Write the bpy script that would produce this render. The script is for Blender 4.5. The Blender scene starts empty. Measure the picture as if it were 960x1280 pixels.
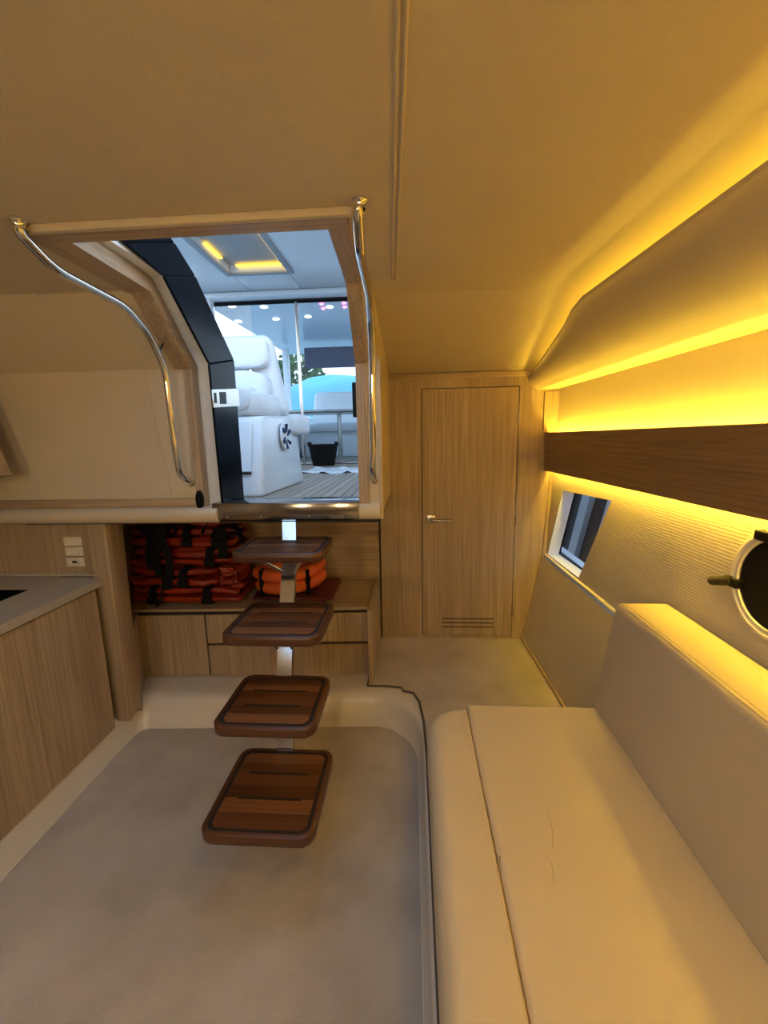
import bpy, bmesh, math, random
from mathutils import Vector, Matrix
R = math.radians
random.seed(7)
scene = bpy.context.scene
C = scene.collection

# ------------------------------------------------------------------ camera
FPX, EYE = 530.0, 1.41
CAMROT = Matrix.Rotation(R(3.9), 3, 'Z') @ Matrix.Rotation(R(90 - 10.15), 3, 'X') @ Matrix.Rotation(R(-1.15), 3, 'Z')
cd = bpy.data.cameras.new('camera')
cam = bpy.data.objects.new('camera', cd); C.objects.link(cam)
cd.sensor_width = 36; cd.sensor_height = 36; cd.sensor_fit = 'AUTO'
cd.lens = FPX / 1280 * 36
cd.clip_start = .02; cd.clip_end = 400
cam.matrix_world = Matrix.Translation((0, 0, EYE)) @ CAMROT.to_4x4()
scene.camera = cam

def at(px, py, **k):
    """photo pixel -> point on the axis plane X=, Y= or Z="""
    d = CAMROT @ Vector(((px - 480) / FPX, (640 - py) / FPX, -1))
    ax, v = list(k.items())[0]
    i = 'XYZ'.index(ax); o = Vector((0, 0, EYE))
    return o + d * ((v - o[i]) / d[i])

# ------------------------------------------------------------------ world and exposure
SKY = 2.7
w = bpy.data.worlds.new('world'); scene.world = w; w.use_nodes = True
nt = w.node_tree; nt.nodes.clear()
wo = nt.nodes.new('ShaderNodeOutputWorld'); wb = nt.nodes.new('ShaderNodeBackground')
tc = nt.nodes.new('ShaderNodeTexCoord'); sx = nt.nodes.new('ShaderNodeSeparateXYZ')
cr = nt.nodes.new('ShaderNodeValToRGB')
cr.color_ramp.elements[0].position = 0.0; cr.color_ramp.elements[0].color = (.86, .93, 1, 1)
cr.color_ramp.elements[1].position = 0.6; cr.color_ramp.elements[1].color = (.42, .66, 1, 1)
nt.links.new(tc.outputs['Generated'], sx.inputs[0]); nt.links.new(sx.outputs['Z'], cr.inputs[0])
nt.links.new(cr.outputs[0], wb.inputs['Color']); wb.inputs['Strength'].default_value = SKY
nt.links.new(wb.outputs[0], wo.inputs['Surface'])
vs = scene.view_settings
vs.view_transform = 'Standard'; vs.look = 'None'; vs.gamma = 1.0; vs.use_curve_mapping = False
vs.exposure = 0.0
LED_COL = (1.0, .665, .055)
LED_PELMET, LED_UNDER, LED_COVE = 150.0, 105.0, 30.0
FILL_DOWNLIGHT = 2.0; YELLOW_FILL = 13.0; BULKHEAD_FILL = 32.0  # strengths of the added, unseen fill lamps

# ------------------------------------------------------------------ materials
def newmat(name):
    m = bpy.data.materials.new(name); m.use_nodes = True
    return m, m.node_tree, m.node_tree.nodes['Principled BSDF']
def setp(b, col=None, rough=None, metal=None, **k):
    if col: b.inputs['Base Color'].default_value = (*col, 1)
    if rough is not None: b.inputs['Roughness'].default_value = rough
    if metal is not None: b.inputs['Metallic'].default_value = metal
    for n, v in k.items(): b.inputs[n.replace('_', ' ')].default_value = v
def noise_mat(name, c1, c2, scale, rough=.6, bump=.1, bscale=None, stretch=(1, 1, 1), detail=4, ramp=(.35, .65), **k):
    m, t, b = newmat(name); N, L = t.nodes, t.links
    setp(b, c1, rough, **k)
    co = N.new('ShaderNodeTexCoord'); mp = N.new('ShaderNodeMapping'); mp.inputs['Scale'].default_value = stretch
    L.new(co.outputs['Object'], mp.inputs[0])
    n1 = N.new('ShaderNodeTexNoise'); n1.inputs['Scale'].default_value = scale; n1.inputs['Detail'].default_value = detail
    L.new(mp.outputs[0], n1.inputs['Vector'])
    r = N.new('ShaderNodeValToRGB')
    r.color_ramp.elements[0].position = ramp[0]; r.color_ramp.elements[0].color = (*c1, 1)
    r.color_ramp.elements[1].position = ramp[1]; r.color_ramp.elements[1].color = (*c2, 1)
    L.new(n1.outputs['Fac'], r.inputs[0]); L.new(r.outputs[0], b.inputs['Base Color'])
    if bump:
        n2 = N.new('ShaderNodeTexNoise'); n2.inputs['Scale'].default_value = bscale or scale; n2.inputs['Detail'].default_value = 3
        L.new(mp.outputs[0], n2.inputs['Vector'])
        bp = N.new('ShaderNodeBump'); bp.inputs['Strength'].default_value = bump; bp.inputs['Distance'].default_value = .004
        L.new(n2.outputs['Fac'], bp.inputs['Height']); L.new(bp.outputs[0], b.inputs['Normal'])
    return m
def wood_mat(name, c1, c2, c3, axis, rough=.42, fine=55):
    """streaky veneer: grain runs along axis"""
    m, t, b = newmat(name); N, L = t.nodes, t.links
    setp(b, c1, rough)
    co = N.new('ShaderNodeTexCoord')
    def noise(s_along, s_across, detail):
        mp = N.new('ShaderNodeMapping')
        sc = [s_across] * 3; sc['XYZ'.index(axis)] = s_along
        mp.inputs['Scale'].default_value = sc
        L.new(co.outputs['Object'], mp.inputs[0])
        n = N.new('ShaderNodeTexNoise'); n.inputs['Scale'].default_value = 1; n.inputs['Detail'].default_value = detail
        n.inputs['Distortion'].default_value = .4
        L.new(mp.outputs[0], n.inputs['Vector']); return n
    a = noise(.7, 11, 3); f = noise(2.2, fine * 2.2, 4)
    r = N.new('ShaderNodeValToRGB'); e = r.color_ramp.elements
    e[0].position = .3; e[0].color = (*c1, 1); e[1].position = .7; e[1].color = (*c2, 1)
    L.new(a.outputs['Fac'], r.inputs[0])
    r2 = N.new('ShaderNodeValToRGB'); e = r2.color_ramp.elements
    e[0].position = .42; e[0].color = (0, 0, 0, 1); e[1].position = .68; e[1].color = (1, 1, 1, 1)
    L.new(f.outputs['Fac'], r2.inputs[0])
    mx = N.new('ShaderNodeMix'); mx.data_type = 'RGBA'
    L.new(r2.outputs[0], mx.inputs[0]); L.new(r.outputs[0], mx.inputs[6]); mx.inputs[7].default_value = (*c3, 1)
    L.new(mx.outputs[2], b.inputs['Base Color'])
    bp = N.new('ShaderNodeBump'); bp.inputs['Strength'].default_value = .08; bp.inputs['Distance'].default_value = .002
    L.new(f.outputs['Fac'], bp.inputs['Height']); L.new(bp.outputs[0], b.inputs['Normal'])
    return m
def plain(name, col, rough=.5, metal=0, **k):
    return noise_mat(name, col, tuple(min(1, c * 1.06) for c in col), 30, rough, 0, metal=metal, **k)
def emit(name, col, s):
    m, t, b = newmat(name); setp(b, (0, 0, 0), .5)
    b.inputs['Emission Color'].default_value = (*col, 1); b.inputs['Emission Strength'].default_value = s
    return m
def pane_mat(name, tint, mixf=.12, rough=.02):
    m, t, b = newmat(name); N, L = t.nodes, t.links
    tr = N.new('ShaderNodeBsdfTransparent'); tr.inputs[0].default_value = (*tint, 1)
    gl = N.new('ShaderNodeBsdfGlossy'); gl.inputs['Roughness'].default_value = rough
    mx = N.new('ShaderNodeMixShader'); mx.inputs[0].default_value = mixf
    L.new(tr.outputs[0], mx.inputs[1]); L.new(gl.outputs[0], mx.inputs[2]); L.new(mx.outputs[0], N['Material Output'].inputs['Surface'])
    return m

OAK = ((.48, .365, .238), (.385, .285, .18), (.30, .215, .13))
oakZ = wood_mat('oak_vertical', *OAK, 'Z'); oakX = wood_mat('oak_across', *OAK, 'X'); oakY = wood_mat('oak_lengthwise', *OAK, 'Y')
walY = wood_mat('dark_oak_lengthwise', (.30, .195, .10), (.23, .145, .072), (.18, .11, .055), 'Y')
teak = [wood_mat('teak_%d' % i, c, tuple(v * .8 for v in c), tuple(v * .6 for v in c), 'X', .35) for i, c in
        enumerate([(.155, .062, .026), (.105, .040, .016), (.235, .105, .048), (.13, .05, .02)])]
teak_deck = [wood_mat('deck_teak_%d' % i, c, tuple(v * .85 for v in c), tuple(v * .7 for v in c), 'Y', .5) for i, c in
             enumerate([(.42, .33, .25), (.38, .295, .22), (.45, .36, .28)])]
cream = noise_mat('cream_vinyl', (.60, .515, .375), (.63, .545, .40), 3, .62, .12, 160)
creamgel = noise_mat('cream_gelcoat', (.70, .64, .55), (.73, .67, .58), 4, .22, 0)
leather = noise_mat('cream_leather', (.60, .50, .33), (.64, .535, .36), 2.5, .46, .10, 220)
carpet = noise_mat('beige_carpet', (.40, .352, .302), (.56, .505, .445), 4, .95, .5, 420, detail=9, ramp=(.3, .7))
piping = plain('carpet_edging', (.09, .07, .055), .8)
white = plain('white_gelcoat', (.80, .82, .84), .25)
whiteseat = noise_mat('white_vinyl', (.74, .76, .78), (.78, .80, .82), 5, .4, .05, 120)
chrome = plain('polished_steel', (.72, .71, .69), .10, 1)
sillm = plain('sill_steel', (.30, .28, .27), .16, 1)
brushed = plain('brushed_steel', (.55, .52, .48), .24, 1)
black = plain('black_gloss', (.005, .006, .009), .15, Specular_IOR_Level=.05)
blackm = plain('black_matte', (.007, .0065, .0065), .6, Specular_IOR_Level=.15)
grip = plain('black_grip', (.012, .010, .009), .75)
darkgap = plain('dark_gap', (.03, .02, .012), .9)
stone = noise_mat('grey_worktop', (.40, .355, .28), (.47, .42, .34), 180, .35, 0)
orange = noise_mat('orange_nylon', (.40, .036, .006), (.27, .022, .005), 6, .42, .6, 30, Coat_Weight=.5, Coat_Roughness=.15)
orange2 = noise_mat('orange_foam', (.80, .15, .03), (.74, .12, .02), 9, .4, .1, 40)
webbing = noise_mat('black_webbing', (.006, .006, .007), (.010, .010, .011), 200, .85, .3, 300, Specular_IOR_Level=.15)
maroon = plain('maroon_nylon', (.10, .010, .010), .6)
plastic = plain('cream_plastic', (.72, .66, .54), .3)
grey = plain('grey_fabric', (.42, .44, .46), .8)
navy = plain('navy_canvas', (.016, .035, .10), .7)
teal = plain('turquoise_canvas', (.16, .48, .55), .6)
clear = pane_mat('clear_glass', (.86, .93, .97), .014)
smoke = pane_mat('smoked_glass', (.8, .82, .85), .04)
led = emit('yellow_led', LED_COL, LED_PELMET); ledu = emit('yellow_led_under', LED_COL, LED_UNDER); led2 = emit('yellow_led_cove', LED_COL, LED_COVE)
ledroof = emit('roof_led', (1, .62, .06), 3.0); pink = emit('pink_reflection', (1, .12, .55), 9); spotw = emit('white_spot', (.9, .95, 1), 6)
lampm = emit('fill_lamp_lens', (1, .78, .52), FILL_DOWNLIGHT)  # glowing lens and bulb of the added fill lamps
leaf = noise_mat('leaf_green', (.05, .11, .03), (.09, .17, .05), 6, .7, .4, 12)
water = noise_mat('harbour_water', (.10, .17, .20), (.13, .21, .24), 1.5, .12, .5, 3)
def ribbed(name):
    m, t, b = newmat(name); N, L = t.nodes, t.links
    setp(b, (.60, .53, .43), .6)
    co = N.new('ShaderNodeTexCoord'); mp = N.new('ShaderNodeMapping'); mp.inputs['Scale'].default_value = (1, .12, 1)
    L.new(co.outputs['Object'], mp.inputs[0])
    wv = N.new('ShaderNodeTexWave'); wv.bands_direction = 'Z'; wv.inputs['Scale'].default_value = 32
    wv.inputs['Distortion'].default_value = 2.2; wv.inputs['Detail'].default_value = 2; wv.inputs['Detail Scale'].default_value = 6
    L.new(mp.outputs[0], wv.inputs['Vector'])
    bp = N.new('ShaderNodeBump'); bp.inputs['Strength'].default_value = .22; bp.inputs['Distance'].default_value = .0022
    L.new(wv.outputs['Fac'], bp.inputs['Height']); L.new(bp.outputs[0], b.inputs['Normal'])
    return m
ribwall = ribbed('ribbed_wallcovering')

# ------------------------------------------------------------------ mesh helpers
def rootloc(p):
    return p['_o'] if p is not None and '_o' in p else (0, 0, 0)
def wloc(o):
    v = Vector((0, 0, 0))
    while o is not None:
        v += Vector(o.location); o = o.parent
    return v
def link(name, bm, mat, parent=None, smooth=0, origin=None):
    """bm is in world coordinates; it becomes one mesh object, local to its parent"""
    base = wloc(parent) if parent is not None else Vector((0, 0, 0))
    org = Vector(origin) if origin is not None else base
    bmesh.ops.recalc_face_normals(bm, faces=bm.faces)
    bmesh.ops.translate(bm, verts=bm.verts, vec=-org)
    me = bpy.data.meshes.new(name); bm.to_mesh(me); bm.free()
    me.materials.append(mat)
    if smooth:
        for p in me.polygons: p.use_smooth = True
        me.set_sharp_from_angle(angle=R(smooth))
    o = bpy.data.objects.new(name, me); C.objects.link(o)
    o.location = org - base
    if parent is not None: o.parent = parent
    return o
def tag(o, label=None, cat=None, group=None, kind=None):
    if label: o['label'] = label
    if cat: o['category'] = cat
    if group: o['group'] = group
    if kind: o['kind'] = kind
    return o
def struct(o, label=None, cat=None):
    return tag(o, label, cat, kind='structure')
def thing(name, loc, label, cat, group=None, kind=None):
    o = bpy.data.objects.new(name, None); C.objects.link(o); o.location = loc; o.empty_display_size = .05
    return tag(o, label, cat, group, kind)
def box_into(bm, x0, x1, y0, y1, z0, z1):
    v = [bm.verts.new((x, y, z)) for x in (x0, x1) for y in (y0, y1) for z in (z0, z1)]
    for f in ((0, 1, 3, 2), (4, 6, 7, 5), (0, 4, 5, 1), (2, 3, 7, 6), (0, 2, 6, 4), (1, 5, 7, 3)):
        bm.faces.new([v[i] for i in f])
    return v
def bevel(bm, r, seg, edges=None):
    if r > 0:
        bmesh.ops.bevel(bm, geom=list(edges or bm.edges), offset=r, segments=seg, profile=.5, affect='EDGES', clamp_overlap=True)
def box(name, b, mat, parent=None, r=0, seg=2, origin=None):
    bm = bmesh.new(); box_into(bm, *b); bevel(bm, r, seg)
    return link(name, bm, mat, parent, 35 if r else 0, origin)
def hexa(name, bottom, top, mat, parent=None, r=0, seg=2):
    """8 corner solid, bottom and top quads in the same order"""
    bm = bmesh.new(); n = len(bottom)
    b = [bm.verts.new(p) for p in bottom]; t = [bm.verts.new(p) for p in top]
    bm.faces.new(b); bm.faces.new(t)
    for i in range(n): bm.faces.new((b[i], b[(i + 1) % n], t[(i + 1) % n], t[i]))
    bmesh.ops.recalc_face_normals(bm, faces=bm.faces); bevel(bm, r, seg)
    return link(name, bm, mat, parent, 35 if r else 0)
def prism(name, poly, axis, a, b, mat, parent=None, r=0, seg=2, smooth=0):
    """polygon in the plane normal to axis ('X': (y,z), 'Y': (x,z), 'Z': (x,y)), extruded from a to b"""
    f = {'X': lambda p, c: (c, p[0], p[1]), 'Y': lambda p, c: (p[0], c, p[1]), 'Z': lambda p, c: (p[0], p[1], c)}[axis]
    bm = bmesh.new()
    lo = [bm.verts.new(f(p, a)) for p in poly]; hi = [bm.verts.new(f(p, b)) for p in poly]
    n = len(poly); bm.faces.new(lo); bm.faces.new(hi)
    for i in range(n): bm.faces.new((lo[i], lo[(i + 1) % n], hi[(i + 1) % n], hi[i]))
    bmesh.ops.recalc_face_normals(bm, faces=bm.faces); bevel(bm, r, seg)
    return link(name, bm, mat, parent, smooth or (35 if r else 0))
def sheet(name, quads, mat, parent=None, smooth=0):
    bm = bmesh.new(); cache = {}
    for q in quads:
        vs_ = []
        for p in q:
            k = tuple(round(c, 5) for c in p)
            if k not in cache: cache[k] = bm.verts.new(k)
            vs_.append(cache[k])
        bm.faces.new(vs_)
    return link(name, bm, mat, parent, smooth)
def catmull(pts, n=6):
    P = [Vector(p) for p in pts]; P = [P[0] * 2 - P[1]] + P + [P[-1] * 2 - P[-2]]; out = []
    for i in range(1, len(P) - 2):
        a, b, c, d = P[i - 1:i + 3]
        for k in range(n):
            t = k / n
            out.append(.5 * ((2 * b) + (c - a) * t + (2 * a - 5 * b + 4 * c - d) * t * t + (3 * b - a - 3 * c + d) * t ** 3))
    out.append(P[-2]); return out
def fillet(pts, r, n=5):
    P = [Vector(p) for p in pts]; out = [P[0]]
    for i in range(1, len(P) - 1):
        a, b, c = P[i - 1], P[i], P[i + 1]
        d = min(r, (a - b).length * .45, (c - b).length * .45)
        s = b + (a - b).normalized() * d; e = b + (c - b).normalized() * d
        for k in range(n + 1):
            t = k / n; out.append(s * (1 - t) ** 2 + b * 2 * t * (1 - t) + e * t * t)
    out.append(P[-1]); return out
def tube_into(bm, path, rad, n=10, closed=False):
    P = [Vector(p) for p in path]; rings = []; m = len(P); up = None
    for i, p in enumerate(P):
        if closed: t = P[(i + 1) % m] - P[i - 1]
        else: t = P[min(i + 1, m - 1)] - P[max(i - 1, 0)]
        t.normalize()
        if up is None:
            up = Vector((0, 0, 1)) if abs(t.z) < .9 else Vector((1, 0, 0))
        u = (up - t * up.dot(t)).normalized(); v = t.cross(u); up = u
        rr = rad(i / max(1, m - 1)) if callable(rad) else rad
        rings.append([bm.verts.new(p + (u * math.cos(k * 2 * math.pi / n) + v * math.sin(k * 2 * math.pi / n)) * rr) for k in range(n)])
    for i in range(m if closed else m - 1):
        a, b = rings[i], rings[(i + 1) % m]
        for k in range(n): bm.faces.new((a[k], a[(k + 1) % n], b[(k + 1) % n], b[k]))
    if not closed: bm.faces.new(rings[0]); bm.faces.new(rings[-1])
def tube(name, path, rad, mat, parent=None, n=10, closed=False):
    bm = bmesh.new(); tube_into(bm, path, rad, n, closed); return link(name, bm, mat, parent, 50)
def lathe(name, prof, center, axis, mat, parent=None, n=32):
    """prof: (radius, height along axis)"""
    A = Vector(axis).normalized(); U = A.orthogonal().normalized(); V = A.cross(U); c = Vector(center)
    bm = bmesh.new(); rings = []
    for r_, h in prof:
        if r_ < 1e-5: rings.append([bm.verts.new(c + A * h)])
        else: rings.append([bm.verts.new(c + A * h + (U * math.cos(2 * math.pi * k / n) + V * math.sin(2 * math.pi * k / n)) * r_) for k in range(n)])
    for a, b in zip(rings, rings[1:]):
        for k in range(n):
            q = [a[k % len(a)], a[(k + 1) % len(a)], b[(k + 1) % len(b)], b[k % len(b)]]
            q = list(dict.fromkeys(q))
            if len(q) > 2: bm.faces.new(q)
    return link(name, bm, mat, parent, 40)
def rrect(x0, x1, y0, y1, r, n=6):
    out = []
    for cx, cy, a0 in ((x1 - r, y1 - r, 0), (x0 + r, y1 - r, 90), (x0 + r, y0 + r, 180), (x1 - r, y0 + r, 270)):
        for k in range(n + 1):
            a = R(a0 + 90 * k / n); out.append((cx + r * math.cos(a), cy + r * math.sin(a)))
    return out
def soft(name, c, s, mat, parent=None, e=.35, amp=.0, seed=0, nu=36, nv=18, rot=0, tilt=(0, 0), origin=None, fit=False):
    """soft cushion: superellipsoid with wrinkles; s half sizes"""
    rnd = random.Random(seed); ph = [(rnd.uniform(4, 16), rnd.uniform(4, 16), rnd.uniform(0, 6.3), rnd.uniform(0, 6.3)) for _ in range(5)]
    sp = lambda v: math.copysign(abs(v) ** e, v)
    bm = bmesh.new(); rows = []; cs, sn = math.cos(rot), math.sin(rot)
    for j in range(nv + 1):
        v = -math.pi / 2 + math.pi * j / nv; row = []
        for i in range(nu):
            u = 2 * math.pi * i / nu
            x = sp(math.cos(v)) * sp(math.cos(u)); y = sp(math.cos(v)) * sp(math.sin(u)); z = sp(math.sin(v))
            d = sum(math.sin(a * x + p) * math.sin(b * y + q + z * 2) for a, b, p, q in ph) * amp / 2
            x, y, z = x * s[0] + d * x, y * s[1] + d * y, z * s[2] + d * z
            z += tilt[0] * x + tilt[1] * y
            x, y = x * cs - y * sn, x * sn + y * cs
            row.append((c[0] + x, c[1] + y, c[2] + z))
            if j in (0, nv): break
        rows.append([bm.verts.new(p) for p in row])
    for a, b in zip(rows, rows[1:]):
        for i in range(nu):
            q = list(dict.fromkeys([a[i % len(a)], a[(i + 1) % len(a)], b[(i + 1) % len(b)], b[i % len(b)]]))
            if len(q) > 2: bm.faces.new(q)
    if fit:
        for ax in range(3):
            lo, hi = min(v.co[ax] for v in bm.verts), max(v.co[ax] for v in bm.verts)
            k_ = 1.22 if ax == 2 else 1.06      # plump, flattened where it is pressed
            for v in bm.verts: v.co[ax] = c[ax] + max(-1, min(1, ((v.co[ax] - lo) / (hi - lo) * 2 - 1) * k_)) * s[ax]
    return link(name, bm, mat, parent, 70, origin)
def strap(name, path, wdt, thk, wdir, mat, parent=None):
    """flat webbing along a path; wdir is the direction of its width"""
    P = [Vector(p) for p in path]; W = Vector(wdir).normalized(); bm = bmesh.new(); rings = []
    for i, p in enumerate(P):
        t = (P[min(i + 1, len(P) - 1)] - P[max(i - 1, 0)]).normalized(); n = t.cross(W)
        n = n.normalized() if n.length > 1e-4 else Vector((0, 0, 1))
        rings.append([bm.verts.new(p + W * a * wdt / 2 + n * b * thk / 2) for a, b in ((-1, -1), (1, -1), (1, 1), (-1, 1))])
    for a, b in zip(rings, rings[1:]):
        for k in range(4): bm.faces.new((a[k], a[(k + 1) % 4], b[(k + 1) % 4], b[k]))
    bm.faces.new(rings[0]); bm.faces.new(rings[-1])
    return link(name, bm, mat, parent, 40)
def copy_tree(o, parent=None):
    c = o.copy(); C.objects.link(c); c.parent = parent
    for ch in list(o.children): copy_tree(ch, c)
    return c

# ------------------------------------------------------------------ key dimensions (metres)
BOW = -1.7           # bulkhead behind the camera
ZC = 1.90            # headliner
YB = 2.52            # aft bulkhead with the door
YH = 1.70            # companionway bulkhead
ZS = 1.152           # companionway sill
RAISED = .14         # raised floor
XG = -1.365          # galley front
XH0, XH1 = -.865, -.205   # hatch opening
YT = 1.075           # forward end of the hatch opening
def XW(y, z):        # starboard hull side, leaning outwards, flaring forward
    f = .028 * (YB - y)
    if z < .69: return .685 + (z - RAISED) * .155 + f
    return .80 + (z - .69) * .03 + f

# ------------------------------------------------------------------ floor pan with its coved moulding
def cove_path(off):
    """outline of the sunken floor, off = distance outwards"""
    P = [(-1.325 - off * .4, BOW), (-1.355 - off * .4, 1.80 + off), (-.12, 1.865 + off), (.018 + off * .35, 1.72), (.018 + off * .35, BOW)]
    V = [Vector((x, y, 0)) for x, y in P]; out = [V[0]]
    out = [V[0]]
    for i in range(1, 4):
        a, b, c = V[i - 1], V[i], V[i + 1]; d = min({1: .05, 2: .16, 3: .16}[i], (a - b).length * .48, (c - b).length * .48)
        s = b + (a - b).normalized() * d; e = b + (c - b).normalized() * d
        for k in range(7):
            t = k / 6; out.append(s * (1 - t) ** 2 + b * 2 * t * (1 - t) + e * t * t)
    out.append(V[-1]); return out
bm = bmesh.new()
base = [bm.verts.new((p.x, p.y, .002)) for p in cove_path(.012)]
bm.faces.new(base)
struct(link('floor', bm, carpet), 'beige carpet on the sunken cabin floor', 'floor')
bm = bmesh.new(); prof = [(0, .0), (.004, .012), (.014, .03), (.03, .05), (.042, .085), (.052, .115), (.066, .132), (.09, .139), (.13, .139), (.26, .138)]
rows = []
for off, z in prof:
    rows.append([bm.verts.new((p.x, p.y, z)) for p in cove_path(off)])
for a, b in zip(rows, rows[1:]):
    for k in range(len(a) - 1): bm.faces.new((a[k], a[k + 1], b[k + 1], b[k]))
tr1 = struct(link('trim_1', bm, creamgel, None, 60), 'glossy cream coved moulding round the sunken floor', 'moulding')
tube('edge_bead', [(p.x, p.y, .006) for p in cove_path(.006)], .005, creamgel, tr1, 6)
# hull shell under the floors
bm = bmesh.new(); box_into(bm, -2.1, 1.05, BOW - .05, YB + .6, -.06, -.03)
box_into(bm, -2.1, -2.06, BOW - .05, YB + .6, -.03, 1.0); box_into(bm, -2.1, 1.05, YB + .55, YB + .6, -.03, 1.05); box_into(bm, 1.0, 1.05, BOW - .05, YB + .6, -.03, .62)
struct(link('hull', bm, white), 'white hull shell under the cabin floor', 'hull')
# raised carpet beside it
edge = [(-.232, YB), (-.236, 1.985), (-.14, 1.985), (-.062, 1.975), (-.05, 1.945), (.0, 1.93), (.028, 1.86), (.045, 1.72), (.052, 1.5), (.052, BOW)]
bm = bmesh.new()
pts = [(x, y) for x, y in edge] + [(.80, BOW), (.72, YB)]
lo = [bm.verts.new((x, y, .128)) for x, y in pts]; hi = [bm.verts.new((x, y, .145)) for x, y in pts]
bm.faces.new(hi); bm.faces.new(lo)
for i in range(len(pts)): bm.faces.new((lo[i], lo[(i + 1) % len(pts)], hi[(i + 1) % len(pts)], hi[i]))
rf = struct(link('floor_raised', bm, carpet), 'beige carpet on the raised floor in front of the door', 'floor')
tube('carpet_edging', [(x - .002, y - .002, .145) for x, y in edge], .006, piping, rf, 6)

# ------------------------------------------------------------------ headliner
XP, XS = -1.98, .93
ZL2 = 1.69
def zr(y): return ZC if y < 1.6 else ZC - (y - 1.6) * .155
q = []
hx0, hx1 = XH0 - .01, XH1 + .02
SK = (-1.3, -.22, -1.10, -.04)   # unseen skylight added for fill light over the forward part: x0 x1 y0 y1
xs_all = sorted((XP, SK[0], hx0, SK[1], hx1, -.13, XS))
for x0, x1 in zip(xs_all, xs_all[1:]):
    for y0, y1 in ((BOW, SK[2]), (SK[2], SK[3]), (SK[3], YT - .02), (YT - .02, 1.44), (1.44, 1.6)):
        xm, ym = (x0 + x1) / 2, (y0 + y1) / 2
        if SK[0] < xm < SK[1] and SK[2] < ym < SK[3]: continue
        if hx0 < xm < hx1 and ym > YT - .02: continue
        if xm < -.13 and y0 >= 1.44: continue
        q.append([(x0, y0, ZC), (x1, y0, ZC), (x1, y1, ZC), (x0, y1, ZC)])
for x0, x1 in ((XP, SK[0]), (SK[0], hx0), (hx1, -.13)):
    q.append([(x0, 1.44, ZC), (x1, 1.44, ZC), (x1, YH, ZL2), (x0, YH, ZL2)])
q.append([(-.13, 1.6, ZC), (XS, 1.6, ZC), (XS, YB, zr(YB)), (-.13, YB, zr(YB))])
ceil = struct(sheet('ceiling', q, cream), 'cream vinyl headliner over the cabin', 'ceiling')
for dx in (0, .011):
    tube('seam_cord', [(-.058 + dx, 1.46, ZC - .001), (-.012 + dx, .58, ZC - .001), (.0 + dx, 0, ZC - .001), (.0 + dx, BOW, ZC - .001)], .0035, cream, ceil, 6)
# unseen skylight hatch, added to let fill daylight into the cabin
sk = thing('fill_skylight', (SK[0], SK[2], ZC), 'square deck hatch added unseen over the forward cabin as a fill light opening', 'hatch')
for b in ((SK[0] - .03, SK[0], SK[2] - .03, SK[3] + .03), (SK[1], SK[1] + .03, SK[2] - .03, SK[3] + .03),
          (SK[0], SK[1], SK[2] - .03, SK[2]), (SK[0], SK[1], SK[3], SK[3] + .03)):
    box('frame_bar', (*b, ZC - .01, ZC + .10), white, sk)
box('pane', (SK[0], SK[1], SK[2], SK[3], ZC + .07, ZC + .076), clear, sk)

# ------------------------------------------------------------------ companionway bulkhead, ledge, flank
bm = bmesh.new()
box_into(bm, XP, hx0, YH, YH + .02, 1.13, ZL2); box_into(bm, hx1, -.13, YH, YH + .02, 1.07, ZL2)
wc = struct(link('wall_companionway', bm, cream), 'cream vinyl bulkhead panel beside the companionway', 'wall')
prism('surround', [(-1.06, ZL2), (hx0, ZL2), (hx0, 1.17), (-1.0, 1.17)], 'Y', YH - .006, YH, cream, wc, .002, 1)
hexa('surround', [(-1.24, 1.44, ZC - .001), (hx0, 1.44, ZC - .001), (hx0, YH, ZL2), (-1.06, YH, ZL2)],
     [(-1.24, 1.436, ZC - .006), (hx0, 1.436, ZC - .006), (hx0, YH - .004, ZL2 - .005), (-1.06, YH - .004, ZL2 - .005)], cream, wc)
box('wood_strip', (XP, XH0 - .012, YH - .018, YH, 1.135, 1.17), oakX, wc, .002)
prism('rolled_lip', [(YH + .05, 1.135), (YH - .02, 1.135), (YH - .045, 1.125), (YH - .055, 1.105), (YH - .048, 1.082), (YH - .025, 1.07), (YH + .05, 1.068)], 'X', XP, -.80, cream, wc, 0, 2, 50)
prism('rolled_lip', [(YH + .05, 1.15), (YH - .004, 1.15), (YH - .02, 1.135), (YH - .026, 1.105), (YH - .02, 1.085), (YH, 1.07), (YH + .05, 1.068)], 'X', XH1 - .035, -.13, cream, wc, 0, 2, 50)
# flank of the companionway box facing the door
sheet('flank_panel', [[(-.13, 1.44, ZC), (-.13, YH, ZL2), (-.13, YB, ZL2), (-.13, YB, ZC)], [(-.13, YH, 1.07), (-.13, YB, 1.07), (-.13, YB, ZL2), (-.13, YH, ZL2)]], cream, wc)
box('rim', (-.133, -.118, YH - .004, YH + .03, 1.075, ZL2 + .02), cream, wc, .006)
lathe('screw_cap', [(0, .004), (.006, .004), (.007, 0)], (-.155, YH - .001, 1.60), (0, -1, 0), brushed, wc, 12)
# underside of the cockpit over the lockers
struct(box('ceiling_recess', (-1.66, -.13, YH - .02, YB, 1.066, 1.076), darkgap), 'dark underside of the cockpit above the lockers', 'ceiling')

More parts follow.
